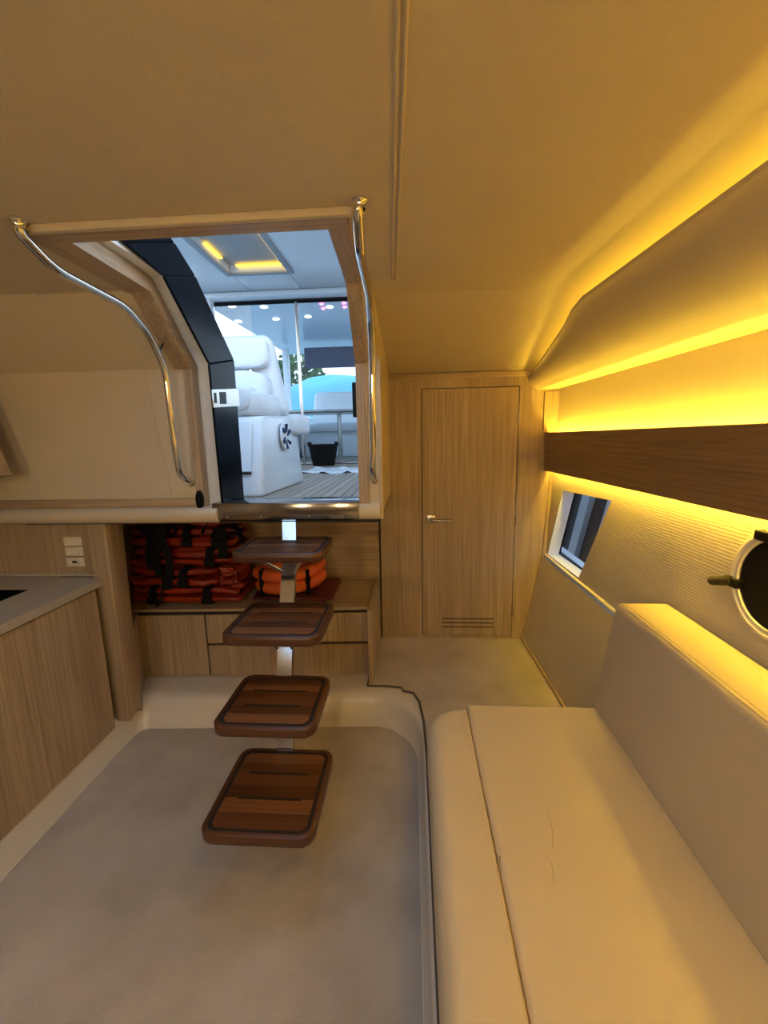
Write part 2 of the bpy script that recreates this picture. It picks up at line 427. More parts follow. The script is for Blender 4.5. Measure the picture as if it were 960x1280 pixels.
# ------------------------------------------------------------------ aft bulkhead with door
XD0, XD1, ZD0, ZD1 = .060, .606, .170, 1.668
g = .005
bm = bmesh.new()
def wb_quad(pts):
    lo = [bm.verts.new((x, YB, z)) for x, z in pts]; hi = [bm.verts.new((x, YB + .03, z)) for x, z in pts]
    bm.faces.new(lo); bm.faces.new(hi)
    for i in range(len(pts)): bm.faces.new((lo[i], lo[(i + 1) % len(pts)], hi[(i + 1) % len(pts)], hi[i]))
wb_quad([(-.195, .14), (XD0 - g, .14), (XD0 - g, 1.80), (-.195, 1.80)])
wb_quad([(XD0 - g, ZD1 + g), (XD1 + g, ZD1 + g), (XD1 + g, 1.80), (XD0 - g, 1.80)])
wb_quad([(XD0 - g, .14), (XD1 + g, .14), (XD1 + g, ZD0 - g), (XD0 - g, ZD0 - g)])
wb_quad([(XD1 + g, .14), (.70, .14), (.80, .69), (.84, 1.80), (XD1 + g, 1.80)])
wbk = struct(link('wall_back', bm, oakZ), 'pale oak veneer bulkhead around the narrow door', 'wall')
box('joint', (-.206, -.196, YB - .001, YB + .03, .14, 1.08), darkgap, wbk)
box('joint', (XD0 - .02, XD1 + .02, YB + .025, YB + .032, ZD0 - .02, ZD1 + .02), darkgap, wbk)
box('cornice', (-.13, .66, YB - .012, YB, zr(YB) - .035, zr(YB) - .003), oakX, wbk, .003)
box('corner_strip', (-.232, -.207, 2.00, YB, .145, .545), oakZ, wbk)
prism('corner_bead', [(.690, .145), (.672, .145), (.772, .69), (.80, 1.19), (.815, 1.19), (.795, .69)], 'Y', YB - .012, YB, oakZ, wbk, .002, 1)
prism('corner_panel', [(.745, 1.42), (.845, 1.42), (.845, 1.64), (.745, 1.64)], 'Y', YB - .01, YB, oakZ, wbk, .003, 1)
door = thing('door_1', (XD0, YB, ZD0), 'narrow pale oak door with a lever handle and louvre slots', 'door', kind='structure')
# leaf cut around the three louvre slots
bm = bmesh.new(); lx0, lx1 = .178, .500; slots = [.222, .249, .276]
y0, y1 = YB - .003, YB + .022
box_into(bm, XD0, lx0, y0, y1, ZD0, ZD1); box_into(bm, lx1, XD1, y0, y1, ZD0, ZD1)
zz = [ZD0] + [c for s in slots for c in (s - .004, s + .004)] + [ZD1]
for a, b in zip(zz[::2], zz[1::2]): box_into(bm, lx0, lx1, y0, y1, a, b)
box_into(bm, lx0, lx1, y1 - .004, y1, ZD0, ZD1)
link('door_leaf', bm, oakZ, door)
for s in slots: box('louvre_slot', (lx0, lx1, y0 + .006, y0 + .010, s - .004, s + .004), darkgap, door)
h = box('handle_plate', (.087, .137, YB - .014, YB - .003, .888, .938), brushed, door, .003)
tube('lever', fillet([(.112, YB - .01, .913), (.112, YB - .05, .913), (.235, YB - .052, .909)], .012), .009, brushed, h, 10)
for z in (1.50, .90, .33): tube('hinge', [(XD1 + .003, YB - .003, z - .03), (XD1 + .003, YB - .003, z + .03)], .004, brushed, door, 8)

# ------------------------------------------------------------------ starboard hull side
WQ = [(2.495, .70), (2.055, .705), (1.815, 1.125), (2.345, 1.10)]      # hull window outline (y, z)
def W3(y, z, o=0): return (XW(y, z) + o, y, z)
q = []
ys = [BOW, 1.815, 2.055, 2.345, 2.495, YB]
low = [[W3(BOW, RAISED), W3(YB, RAISED), W3(YB, .689), W3(BOW, .689)]]
struct(sheet('wall_right_lower', [[(XW(y0_, RAISED), y0_, RAISED), (XW(y1_, RAISED), y1_, RAISED), (XW(y1_, .689) , y1_, .685), (XW(y0_, .689), y0_, .685)] for y0_, y1_ in ((BOW, 0), (0, 1.3), (1.3, YB))], cream), 'smooth cream lining of the lower hull side', 'wall')
a, b, c, d = WQ
T = 1.30
# upper wall: ring around the window
def up(*p): return [W3(y, z) for y, z in p]
qs = [up((BOW, .69), b, c, (BOW, T)),
      up((BOW, .69), (YB, .69), a, b), up((YB, .69), (YB, T), d, a), up(c, d, (YB, T), (BOW, T))]
wr = struct(sheet('wall_right', qs, ribwall), 'ribbed cream wallcovering on the upper hull side', 'wall')
struct(sheet('wall_right_upper', [up((BOW, T), (YB, T), (YB, 1.95), (BOW, 1.95))], cream), 'smooth cream lining of the hull side above the pelmet', 'wall')
tube('ledge_bead', [(XW(y, .69) - .006, y, .688) for y in (YB - .01, 1.2, 0, BOW)], .009, creamgel, wr, 8)
tube('floor_bead', [(XW(y, RAISED) - .008, y, .152) for y in (YB - .01, 1.2, 0, BOW)], .009, oakY, wr, 8)
win = thing('window_1', W3(2.2, .9), 'slanted hull window with dark glass beside the door bulkhead', 'window', kind='structure')
def ringwall(name, inner_off, mat, parent, dx0, dx1, sc=1.0):
    cy = sum(p[0] for p in WQ) / 4; cz = sum(p[1] for p in WQ) / 4
    bm = bmesh.new()
    A = [bm.verts.new(W3(y, z, dx0)) for y, z in WQ]; B = [bm.verts.new(W3(cy + (y - cy) * sc, cz + (z - cz) * sc, dx1)) for y, z in WQ]
    for i in range(4): bm.faces.new((A[i], A[(i + 1) % 4], B[(i + 1) % 4], B[i]))
    return link(name, bm, mat, parent)
ringwall('window_reveal', 0, white, win, 0, .07, .98)
for i in range(4):
    p, r_ = WQ[i], WQ[(i + 1) % 4]
    tube('gasket', [W3(p[0], p[1], .066), W3(r_[0], r_[1], .066)], .007, blackm, win, 6)
bm = bmesh.new(); f = [bm.verts.new(W3(y, z, .072)) for y, z in WQ]; f2 = [bm.verts.new(W3(y, z, .078)) for y, z in WQ]
bm.faces.new(f); bm.faces.new(f2)
for i in range(4): bm.faces.new((f[i], f[(i + 1) % 4], f2[(i + 1) % 4], f2[i]))
link('pane', bm, smoke, win)
# porthole with black blind
PC = Vector(W3(1.0, 1.045)); PN = Vector((-1, -.028, .03)).normalized()
pt = thing('window_2', PC, 'round porthole with a black blind and a black locking lever', 'window', kind='structure')
lathe('porthole_ring', [(.118, .002), (.119, .010), (.124, .014), (.131, .013), (.137, .006), (.139, 0)], PC, PN, creamgel, pt, 48)
lathe('inner_ring', [(.108, .008), (.110, .012), (.116, .012), (.119, .006)], PC, PN, creamgel, pt, 48)
lathe('blind', [(0, .004), (.109, .004), (.110, .0), (0, -.001)], PC, PN, blackm, pt, 48)
for dy, dz in ((.128, -.03), (.05, .112)):
    lv = PC + Vector((0, dy, dz)) + PN * .014
    k = box('lever_block', (lv.x - .012, lv.x + .012, lv.y - .03, lv.y + .012, lv.z - .012, lv.z + .012), blackm, pt, .003)
    if dy > .1: tube('lever_knob', [lv + Vector((-.004, -.01, .004)), lv + Vector((-.006, .02, -.007)), lv + Vector((-.008, .058, -.020)), lv + Vector((-.008, .065, -.022))], lambda t: .0125 if t < .9 else .008, grip, k, 12)

# forward and port ends of the room
struct(box('wall_front', (XP, XS, BOW - .02, BOW, 0, ZC), oakZ), 'pale oak bulkhead at the forward end of the cabin', 'wall')
struct(box('wall_left', (XP - .02, XP, BOW, YH + .06, 0, ZC), cream), 'cream lining of the port hull side', 'wall')

# ------------------------------------------------------------------ wooden pelmet with light strips, padded overhead
pel = thing('light_pelmet', (.78, 1.0, 1.20), 'long dark oak pelmet board with glowing yellow strips above and below', 'pelmet')
def XV(y): return .763 + .024 * (YB - y)
hexa('board', [(XV(YB), YB, 1.195), (XV(BOW), BOW, 1.222), (XV(BOW) + .022, BOW, 1.222), (XV(YB) + .022, YB, 1.195)],
     [(XV(YB) - .006, YB, 1.412), (XV(BOW) - .006, BOW, 1.44), (XV(BOW) + .016, BOW, 1.44), (XV(YB) + .016, YB, 1.412)], walY, pel, .002, 1)
hexa('backing_rail', [(XV(YB) + .02, YB - .002, 1.244), (XV(BOW) + .02, BOW, 1.244), (XW(BOW, 1.3), BOW, 1.244), (XW(YB, 1.3), YB - .002, 1.244)],
     [(XV(YB) + .02, YB - .002, 1.372), (XV(BOW) + .02, BOW, 1.372), (XW(BOW, 1.3), BOW, 1.372), (XW(YB, 1.3), YB - .002, 1.372)], oakY, pel)
for z0, z1 in ((1.372, 1.378), (1.238, 1.244)):
    hexa('light_strip', [(XV(YB) + .028, YB - .03, z0), (XV(BOW) + .028, BOW, z0), (XV(BOW) + .042, BOW, z0), (XV(YB) + .042, YB - .03, z0)],
         [(XV(YB) + .028, YB - .03, z1), (XV(BOW) + .028, BOW, z1), (XV(BOW) + .042, BOW, z1), (XV(YB) + .042, YB - .03, z1)], led if z0 > 1.3 else ledu, pel)
# padded overhead soffit: sections (y, top edge, bottom edge)
ov = thing('padded_overhead_panel', (.70, 1.0, 1.66), 'padded cream overhead panel with hidden yellow light trough above', 'ceiling panel')
secs = []
for y, tx, tz, bx_, bz in ((BOW, .63, 1.845, .80, 1.645), (.8, .585, 1.845, .745, 1.652), (1.50, .548, 1.842, .722, 1.655), (1.60, .552, 1.830, .720, 1.655), (1.72, .57, 1.810, .715, 1.656), (2.1, .61, 1.765, .705, 1.657), (YB - .001, .655, 1.722, .695, 1.658)):
    wx = XW(y, 1.7) - .004
    T_, B_ = Vector((tx, tz)), Vector((bx_, bz)); n_ = Vector((B_.y - T_.y, T_.x - B_.x)).normalized()
    if n_.x > 0: n_ = -n_
    prof = [T_ + Vector((.03, -.012)), T_ + Vector((.012, .0)), T_ + Vector((0, -.003)), T_ + Vector((-.001, -.015))]
    for k in range(1, 8):
        t = k / 8; p = T_.lerp(B_, t); prof.append(p + n_ * (.012 * math.sin(math.pi * t)))
    prof += [B_ + Vector((-.004, .006)), B_ + Vector((.004, -.006)), B_ + Vector((.02, -.012)), B_ + Vector((.05, -.012)), Vector((wx, bz - .006)), Vector((wx, bz + .01))]
    secs.append([(p.x, y, p.y) for p in prof])
bm = bmesh.new(); rows = [[bm.verts.new(p) for p in s] for s in secs]
for a_, b_ in zip(rows, rows[1:]):
    for k in range(len(a_) - 1): bm.faces.new((a_[k], a_[k + 1], b_[k + 1], b_[k]))
bm.faces.new(rows[-1])
link('padded_face', bm, leather, ov, 60)
tube('light_strip', [(.77, YB - .2, 1.70), (.755, 1.72, 1.75), (.745, 1.5, 1.765), (.77, .8, 1.77), (.82, BOW, 1.77)], .006, led2, ov, 6)

# ------------------------------------------------------------------ sofa
sofa = thing('sofa', (.35, 0, RAISED), 'cream leather sofa bench with upright back cushion along the hull side', 'sofa')
S0, S1 = -1.45, 1.335
def slab(name, x0, x1, y0, y1, z0, z1, mat, parent, rl=.02, cornerr=None, rt=.03, kr=1):
    """cushion slab rounded in plan, with rounded top edge"""
    cr_ = cornerr or {}
    bm = bmesh.new(); rows = []
    def ring(ins, z):
        out = []
        for key, cx, cy, sx_, sy_, a0 in (('fr', x1 - ins * kr, y1 - ins, -1, -1, 0), ('fl', x0 + ins, y1 - ins, 1, -1, 90), ('nl', x0 + ins, y0 + ins, 1, 1, 180), ('nr', x1 - ins * kr, y0 + ins, -1, 1, 270)):
            r_ = max(.0015, cr_.get(key, .012) - ins)
            for k in range(9):
                a_ = R(a0 + 90 * k / 8); out.append(bm.verts.new((cx + sx_ * r_ + r_ * math.cos(a_), cy + sy_ * r_ + r_ * math.sin(a_), z)))
        return out
    rows.append(ring(.004, z0))
    rows.append(ring(0, z0 + .01))
    for k in range(7):
        a_ = R(90 * k / 6); rows.append(ring(rt * (1 - math.cos(a_)), z1 - rt + rt * math.sin(a_)))
    bm.faces.new(rows[0]); bm.faces.new(rows[-1])
    for r1, r2 in zip(rows, rows[1:]):
        for i in range(len(r1)): bm.faces.new((r1[i], r1[(i + 1) % len(r1)], r2[(i + 1) % len(r2)], r2[i]))
    return link(name, bm, mat, parent, 60)
box('base', (.095, .70, S0 + .02, S1 - .04, .146, .36), cream, sofa, .01)
slab('seat_bolster', .042, .181, S0, S1 - .012, .34, .503, leather, sofa, cornerr={'fl': .115, 'fr': .004, 'nr': .004}, rt=.045, kr=.22)
# main pad with a crease line against the bolster
slab('seat_cushion', .179, .70, S0, S1, .34, .500, leather, sofa, cornerr={'fl': .006, 'fr': .02}, rt=.016)
BX = .603
hexa('back_cushion', [(BX, S0, .497), (BX + .02, S0, .497), (BX + .17, S0, .60), (BX + .215, S0, .845), (BX + .205, S0, .868), (BX + .055, S0, .868), (BX + .046, S0, .855)],
     [(BX, S1, .497), (BX + .02, S1, .497), (BX + .17, S1, .60), (BX + .215, S1, .845), (BX + .205, S1, .868), (BX + .055, S1, .868), (BX + .046, S1, .855)], leather, sofa, .010, 3)
for dx in (0, .006):
    tube('top_stitching', [(BX + .058 + dx * 2, S0 + .02, .8683), (BX + .058 + dx * 2, S1 - .015, .8683)], .0012, leather, sofa, 5)

scuff = plain('scuff', (.34, .27, .17), .7)
for P_ in (((684, 1012), (689, 1030), (691, 1048), (690, 1062)), ((689, 1078), (691, 1090), (692, 1103)), ((612, 1092), (618, 1096), (623, 1088), (625, 1070))):
    tube('crease', catmull([tuple(at(*p, Z=.4993)) for p in P_], 4), .0011, scuff, sofa, 5)

# ------------------------------------------------------------------ galley: cabinet, worktop, sink, back wall with switches
swl = struct(box('wall_galley', (XP, -1.385, YH + .02, YH + .04, .0, 1.085), oakZ), 'oak veneer splash wall behind the worktop', 'wall')
pil = struct(hexa('trim_2', [(-1.402, 1.69, .125), (-1.318, 1.69, .125), (-1.335, 1.80, .125), (-1.402, 1.80, .125)],
     [(-1.392, 1.69, 1.075), (-1.31, 1.69, 1.075), (-1.31, 1.80, 1.075), (-1.392, 1.80, 1.075)], oakZ, None, .004), 'vertical oak post between worktop and lockers', 'post')
gal = thing('galley_cabinet', (-1.66, .4, .12), 'oak galley base cabinet along the port side', 'cabinet')
box('body', (XP + .005, XG - .02, BOW + .01, 1.655, .10, .655), oakZ, gal)
box('end_panel', (XP + .005, XG - .02, 1.635, 1.655, .655, .79), oakZ, gal)
yy = [1.66, 1.092, .50, -.1, -.7, -1.3, -1.68]
for y1_, y0_ in zip(yy, yy[1:]):
    box('door_panel', (XG - .018, XG, y0_ + .004, y1_ - .004, .118, .783), oakZ, gal, .0025, 1)
SKX = (-1.86, -1.555, 1.10, 1.548)      # sink cut-out
bm = bmesh.new()
def wt(x0, x1, y0, y1): box_into(bm, x0, x1, y0, y1, .792, .825)
wt(XP, SKX[0], BOW + .02, YH + .02); wt(SKX[1], XG + .012, BOW + .02, 1.695); wt(SKX[0], SKX[1], BOW + .02, SKX[2]); wt(SKX[0], SKX[1], SKX[3], YH + .02)
wk = tag(link('worktop', bm, stone), 'grey stone worktop with a sink cut-out on the galley cabinet', 'worktop')
box('upstand', (XP, -1.385, YH + .004, YH + .02, .825, .838), stone, wk, .003)
snk = thing('sink', (-1.7, 1.3, .66), 'dark square sink set into the grey worktop', 'sink')
bm = bmesh.new(); box_into(bm, SKX[0] + .001, SKX[1] - .001, SKX[2] + .001, SKX[3] - .001, .67, .822)
bm.faces.ensure_lookup_table()
for f in list(bm.faces):
    if all(v.co.z > .78 for v in f.verts): bm.faces.remove(f)
link('basin', bm, black, snk)
lathe('drain', [(0, .004), (.03, .004), (.034, 0)], (-1.7, 1.32, .671), (0, 0, 1), brushed, snk, 20)
for i, (u, v, lab) in enumerate(((92, 676.5, 'cream rocker switch on the oak wall, upper of the two above the socket'), (94, 689, 'cream rocker switch on the oak wall directly above the socket'), (95.5, 702, 'cream socket with a finger grip below the two rocker switches'))):
    p = at(u, v, Y=YH + .02)
    t = thing('wall_socket' if i == 2 else 'light_switch', (p.x, p.y, p.z), lab, 'socket' if i == 2 else 'switch', 'cream wall plates above the worktop')
    sx_, sz_ = .042, .0205
    box('plate', (p.x - sx_, p.x + sx_, p.y - .008, p.y, p.z - sz_, p.z + sz_), plastic, t, .003)
    if i < 2: hexa('rocker', [(p.x - .030, p.y - .008, p.z - .016), (p.x + .026, p.y - .008, p.z - .016), (p.x + .026, p.y - .008, p.z + .016), (p.x - .030, p.y - .008, p.z + .016)],
                   [(p.x - .030, p.y - .016, p.z - .016), (p.x + .026, p.y - .016, p.z - .016), (p.x + .026, p.y - .011, p.z + .016), (p.x - .030, p.y - .011, p.z + .016)], plastic, t, .0015, 1)
    else:
        tube('socket_rim', [(x, p.y - .011, z) for x, z in rrect(p.x - .028, p.x + .022, p.z - .013, p.z + .013, .012)], .0035, plastic, t, 6, True)
        box('grip_slot', (p.x - .012, p.x + .010, p.y - .0095, p.y - .007, p.z - .004, p.z + .006), darkgap, t)
# overhead cupboard, only its lower corner shows
oc = thing('overhead_cupboard', (-1.8, 1.0, 1.28), 'oak overhead cupboard with a raked front above the worktop', 'cupboard')
bm = bmesh.new(); cp = [(XP + .002, 1.279), (-1.605, 1.279), (-1.70, 1.62), (-1.70, ZC - .001), (XP + .002, ZC - .001)]
L = [[bm.verts.new((x, y, z)) for x, z in cp] for y in (.1, 1.595)]
bm.faces.new(L[0]); bm.faces.new(L[1])
for k in range(5): bm.faces.new((L[0][k], L[0][(k + 1) % 5], L[1][(k + 1) % 5], L[1][k]))
cut = bmesh.ops.bisect_plane(bm, geom=list(bm.verts) + list(bm.edges) + list(bm.faces), plane_co=(0, 1.44, ZC - .001), plane_no=(0, ZC - ZL2, YH - 1.44), clear_outer=True)
bmesh.ops.contextual_create(bm, geom=[e for e in cut['geom_cut'] if isinstance(e, bmesh.types.BMEdge)])
link('body', bm, oakZ, oc)
for y0_, y1_ in ((.105, .845), (.85, 1.59)):
    hexa('cupboard_door', [(-1.605, y0_, 1.283), (-1.605, y1_, 1.283), (-1.70, y1_, 1.62), (-1.70, y0_, 1.62)], [(-1.59, y0_, 1.288), (-1.59, y1_, 1.288), (-1.685, y1_, 1.624), (-1.685, y0_, 1.624)], oakZ, oc)

# ------------------------------------------------------------------ lockers under the cockpit
struct(box('wall_recess', (-1.66, -.207, YB + .002, YB + .03, .14, 1.07), oakX), 'oak back wall of the recess above the lockers', 'wall')
struct(hexa('wall_recess_side', [(-1.335, 1.80, .10), (-1.466, 2.035, .10), (-1.52, 2.035, .10), (-1.36, 1.80, .10)], [(-1.335, 1.80, .512), (-1.466, 2.035, .512), (-1.52, 2.035, .512), (-1.36, 1.80, .512)], oakZ), 'short oak return panel beside the locker door', 'wall')
struct(box('wall_recess_upper', (-1.66, -1.64, 1.76, YB, .10, 1.066), oakZ), 'oak side wall of the recess next to the life jackets', 'wall')
LA, LB = Vector((-1.475, 2.035)), Vector((-.238, 2.10))
lk = thing('locker_unit', (-.85, 2.06, .14), 'oak locker unit with a door and two wide drawers under the cockpit', 'locker')
def lpt(s, dy=0, ):
    p = LA.lerp(LB, s); return Vector((p.x, p.y + dy))
def lface(name, s0, s1, z0, z1, proud, mat, r_=.002):
    a_, b_ = lpt(s0, -proud), lpt(s1, -proud); c_, d_ = lpt(s1, .012), lpt(s0, .012)
    return hexa(name, [(p.x, p.y, z0) for p in (a_, b_, c_, d_)], [(p.x, p.y, z1) for p in (a_, b_, c_, d_)], mat, lk, r_, 1)
lbx = [lpt(0, .013), lpt(1, .013), Vector((-.238, YB)), Vector((-1.5, YB))]
hexa('body', [(p.x, p.y, .145) for p in lbx], [(p.x, p.y, .512) for p in lbx], darkgap, lk)
lface('plinth', 0, 1, .10, .143, -.004, oakX)
lface('locker_door', .004, .296, .146, .494, .004, oakZ)
lface('drawer_front', .302, .995, .146, .318, .004, oakZ)
lface('drawer_front', .302, .995, .332, .494, .004, oakZ)
sp = .79
for s0, s1 in ((-.0, sp - .002), (sp + .002, 1.0)):
    a_, b_ = lpt(s0, -.012), lpt(s1, -.012)
    if s0 <= 0: a_.x = -1.635
    hexa('lid_panel', [(a_.x, a_.y, .514), (b_.x, b_.y, .514), (b_.x - (.03 if s1 < 1 else 0), YB, .514), (a_.x - (.03 if s0 > 0 else 0), YB, .514)],
         [(a_.x, a_.y, .530), (b_.x, b_.y, .530), (b_.x - (.03 if s1 < 1 else 0), YB, .530), (a_.x - (.03 if s0 > 0 else 0), YB, .530)], oakX, lk, .002, 1)

# life jackets piled on the lockers
JG = 'folded life jackets piled on the lockers'
def life_jacket(c, s, rot, seed, label, straps=((.35, 0),), two=False):
    t = thing('life_jacket', (c[0], c[1], c[2] - s[2]), label, 'life jacket', JG)
    soft('lower_fold', (c[0], c[1], c[2] - s[2] * .48), (s[0], s[1], s[2] * .52), orange, t, .42, .014, seed, rot=rot, fit=True)
    soft('upper_fold', (c[0] + .004, c[1] + .005, c[2] + s[2] * .46), (s[0] * .97, s[1] * .96, s[2] * .54), orange, t, .42, .014, seed + 50, rot=rot, fit=True)
    cs, sn = math.cos(rot), math.sin(rot)
    for sx_, wd in straps:
        path = []
        for k in range(0, 15):
            a_ = R(-80 + 260 * k / 14)
            sp_ = lambda v: math.copysign(abs(v) ** .42, v)
            yy_ = -sp_(math.cos(a_)) * (s[1] + .010); zz_ = sp_(math.sin(a_)) * (s[2] + .003)
            xx_ = sx_ * s[0]
            path.append((c[0] + xx_ * cs - yy_ * sn, c[1] + xx_ * sn + yy_ * cs, c[2] + zz_))
        st = strap('strap', path, .042, .005, (cs, sn, 0), webbing, t)
        p = path[4]
        box('buckle', (p[0] - .028, p[0] + .028, p[1] - .014, p[1] + .002, p[2] - .018, p[2] + .018), blackm, st, .004, 1)
    return t
life_jacket((-1.250, 2.27, .580), (.315, .17, .050), .02, 1, 'orange life jacket at the bottom of the pile, resting on the locker lid', ((-.5, 0), (.45, 0)))
life_jacket((-1.305, 2.26, .682), (.255, .18, .052), -.03, 2, 'orange life jacket second from the bottom of the pile', ((.38, 0),))
life_jacket((-1.250, 2.28, .788), (.305, .17, .054), .03, 3, 'orange life jacket in the middle of the pile with one short black strap', ((.55, 0),))
life_jacket((-1.265, 2.29, .896), (.30, .17, .054), -.02, 4, 'orange life jacket second from the top of the pile', ((.25, 0), (.8, 0)))
top = life_jacket((-1.245, 2.30, .998), (.305, .16, .046), .05, 5, 'orange life jacket on top of the pile with long black straps hanging down', ((-.45, 0), (.1, 0)))
YS = 2.065
for x, z0, wv in ((-1.34, .70, .01), (-1.285, .63, -.012), (-1.375, .74, .006)):
    strap('hanging_strap', catmull([(x, YS + .07, 1.02), (x + wv, YS + .02, .99), (x + wv * 1.5, YS, .90), (x - wv, YS - .004, .80), (x + wv, YS, z0)], 5), .040, .004, (1, .1, 0), webbing, top)
tube('drawcord', catmull([(-1.32, YS, .72), (-1.325, YS, .66), (-1.335, YS - .003, .60), (-1.350, YS - .008, .555), (-1.368, YS - .012, .537)], 6), .006, webbing, top, 6)
for k in range(4):
    x = -1.40 + k * .045
    strap('strap_loop', [(x + .03 * math.cos(R(a_)), YS + .02 - .02 * math.sin(R(a_)), .975 + .06 * math.sin(R(a_ * 1.0))) for a_ in range(-90, 271, 30)], .022, .004, (.3, 1, .2), webbing, top)
for k in range(3):
    cx, cz = -.985 + .03 * k, .93 - .02 * k
    strap('strap_loop', [(cx + (.10 - .02 * k) * math.cos(R(a_)), YS + .01 - .004 * k, cz + (.075 - .014 * k) * math.sin(R(a_))) for a_ in range(-20, 200, 20)], .03, .004, (0, 1, .1), webbing, top)
strap('hanging_strap', [(-1.0, YS + .03, .96), (-.985, YS + .012, .90), (-.98, YS, .84), (-.985, YS, .80)], .05, .004, (1, 0, 0), webbing, top)
# small folded jacket next to the pile
soft_j = life_jacket((-.990, 2.22, .682), (.058, .12, .052), 0, 9, 'small folded orange life jacket at the end of the pile beside the foam coil', ())
# ring buoy
rb = thing('ring_buoy', (-.70, 2.32, .554), 'coiled bright orange foam tube lying on a maroon bag', 'buoy')
path = []
for k in range(0, 57):
    a_ = R(200 + k * 720 / 56 * .93); rr = .160 + .006 * math.sin(a_ * 3)
    path.append((-.715 + rr * 1.12 * math.cos(a_), 2.315 + rr * .88 * math.sin(a_), .588 + .126 * k / 56 + .002 * math.sin(a_ * 2)))
tube('foam_coil', path, lambda t: .034 if .02 < t < .98 else .024, orange2, rb, 14)
for a_ in (230, 320):
    c_ = (-.715 + .160 * 1.12 * math.cos(R(a_)), 2.315 + .160 * .88 * math.sin(R(a_)))
    box('clip_band', (c_[0] - .012, c_[0] + .012, c_[1] - .042, c_[1] + .02, .552, .70), webbing, rb, .008)
mb = soft('bag', (-.665, 2.33, .542), (.225, .17, .012), maroon, None, .3, .006, 21, origin=(-.665, 2.33, .53), fit=True)
tag(mb, 'flat maroon bag under the orange foam coil', 'bag')

# ------------------------------------------------------------------ floating staircase
stairs = thing('staircase', (-.47, 1.45, 0), 'floating teak staircase on a single steel spine below the companionway', 'stairs')
treads = [(.270, -.468, 1.018, 1.375, .345), (.545, -.464, 1.122, 1.415, .325), (.780, -.468, 1.245, 1.545, .332), (1.000, -.500, 1.450, 1.720, .342)]
def tread(z, cx, y0, y1, wd):
    x0, x1 = cx - wd / 2, cx + wd / 2; th = .034
    def ring_prism(po, pi_, za, zb):
        bm = bmesh.new(); n_ = len(po)
        L = [[bm.verts.new((x, y, zz_)) for x, y in p] for p, zz_ in ((po, za), (po, zb), (pi_, zb), (pi_, za))]
        for A, B in zip(L, L[1:] + L[:1]):
            for i in range(n_): bm.faces.new((A[i], A[(i + 1) % n_], B[(i + 1) % n_], B[i]))
        return bm
    rim_o = rrect(x0, x1, y0, y1, .042); rim_i = rrect(x0 + .015, x1 - .015, y0 + .015, y1 - .015, .030)
    gi = rrect(x0 + .027, x1 - .027, y0 + .027, y1 - .027, .020)
    # rim with slightly eased edges
    po1 = rrect(x0 + .003, x1 - .003, y0 + .003, y1 - .003, .039)
    bm = bmesh.new(); n_ = len(rim_o)
    L = [[bm.verts.new((x, y, zz_)) for x, y in p] for p, zz_ in ((po1, z - th), (rim_o, z - th + .003), (rim_o, z - .003), (po1, z), (rim_i, z), (rim_i, z - th))]
    for A, B in zip(L, L[1:] + L[:1]):
        for i in range(n_): bm.faces.new((A[i], A[(i + 1) % n_], B[(i + 1) % n_], B[i]))
    t = link('tread', bm, teak[1], stairs, 50)
    link('border_inlay', ring_prism(rim_i, gi, z - .012, z - .002), grip, t)
    prism('tread_underside', gi, 'Z', z - th, z - .013, teak[3], t)
    # planks inside the border, split around two grip strips
    ya, yb = y0 + .027, y1 - .027; xa, xb = x0 + .027, x1 - .027
    g1, g2 = ya + (yb - ya) * .36, ya + (yb - ya) * .70
    gw = .006; gx0, gx1 = xa + .040, xb - .040
    n = 6; rows_ = [ya + (yb - ya) * k / n for k in range(n + 1)]
    rows_ = [ya, ya + (g1 - ya) * .5, g1, (g1 + g2) / 2, g2, g2 + (yb - g2) * .5, yb]
    def chop(y, side):   # rounded corners of the planked field
        return 0
    for k in range(6):
        a_, b_ = rows_[k], rows_[k + 1]
        ea = gw if rows_[k] in (g1, g2) else 0; eb = gw if rows_[k + 1] in (g1, g2) else 0
        ca = .016 if k == 0 else 0; cb = .016 if k == 5 else 0
        P = [(xa + ca, a_), (xb - ca, a_)] if not ea else [(xa, a_), (gx0, a_), (gx0, a_ + ea), (gx1, a_ + ea), (gx1, a_), (xb, a_)]
        if ca: P += [(xb, a_ + ca)]
        if cb: P += [(xb, b_ - cb)]
        P += [(xb - cb, b_), (xa + cb, b_)] if not eb else [(xb, b_), (gx1, b_), (gx1, b_ - eb), (gx0, b_ - eb), (gx0, b_), (xa, b_)]
        if cb: P += [(xa, b_ - cb)]
        if ca: P += [(xa, a_ + ca)]
        mid = xa + (xb - xa) * (.3, .62, .45, .7, .38, .55)[k]
        prism('plank', P, 'Z', z - .012, z - .0005 - .0006 * (k % 2), teak[(k * 3 + int(z * 100)) % 4], t)
    for g_ in (g1, g2): box('grip_strip', (gx0, gx1, g_ - gw, g_ + gw, z - .012, z - .002), grip, t)
    return t
for a_ in treads: tread(*a_)
def spine(z): return 1.345 + (z - .24) * (1.70 - 1.345) / (1.08 - .24)
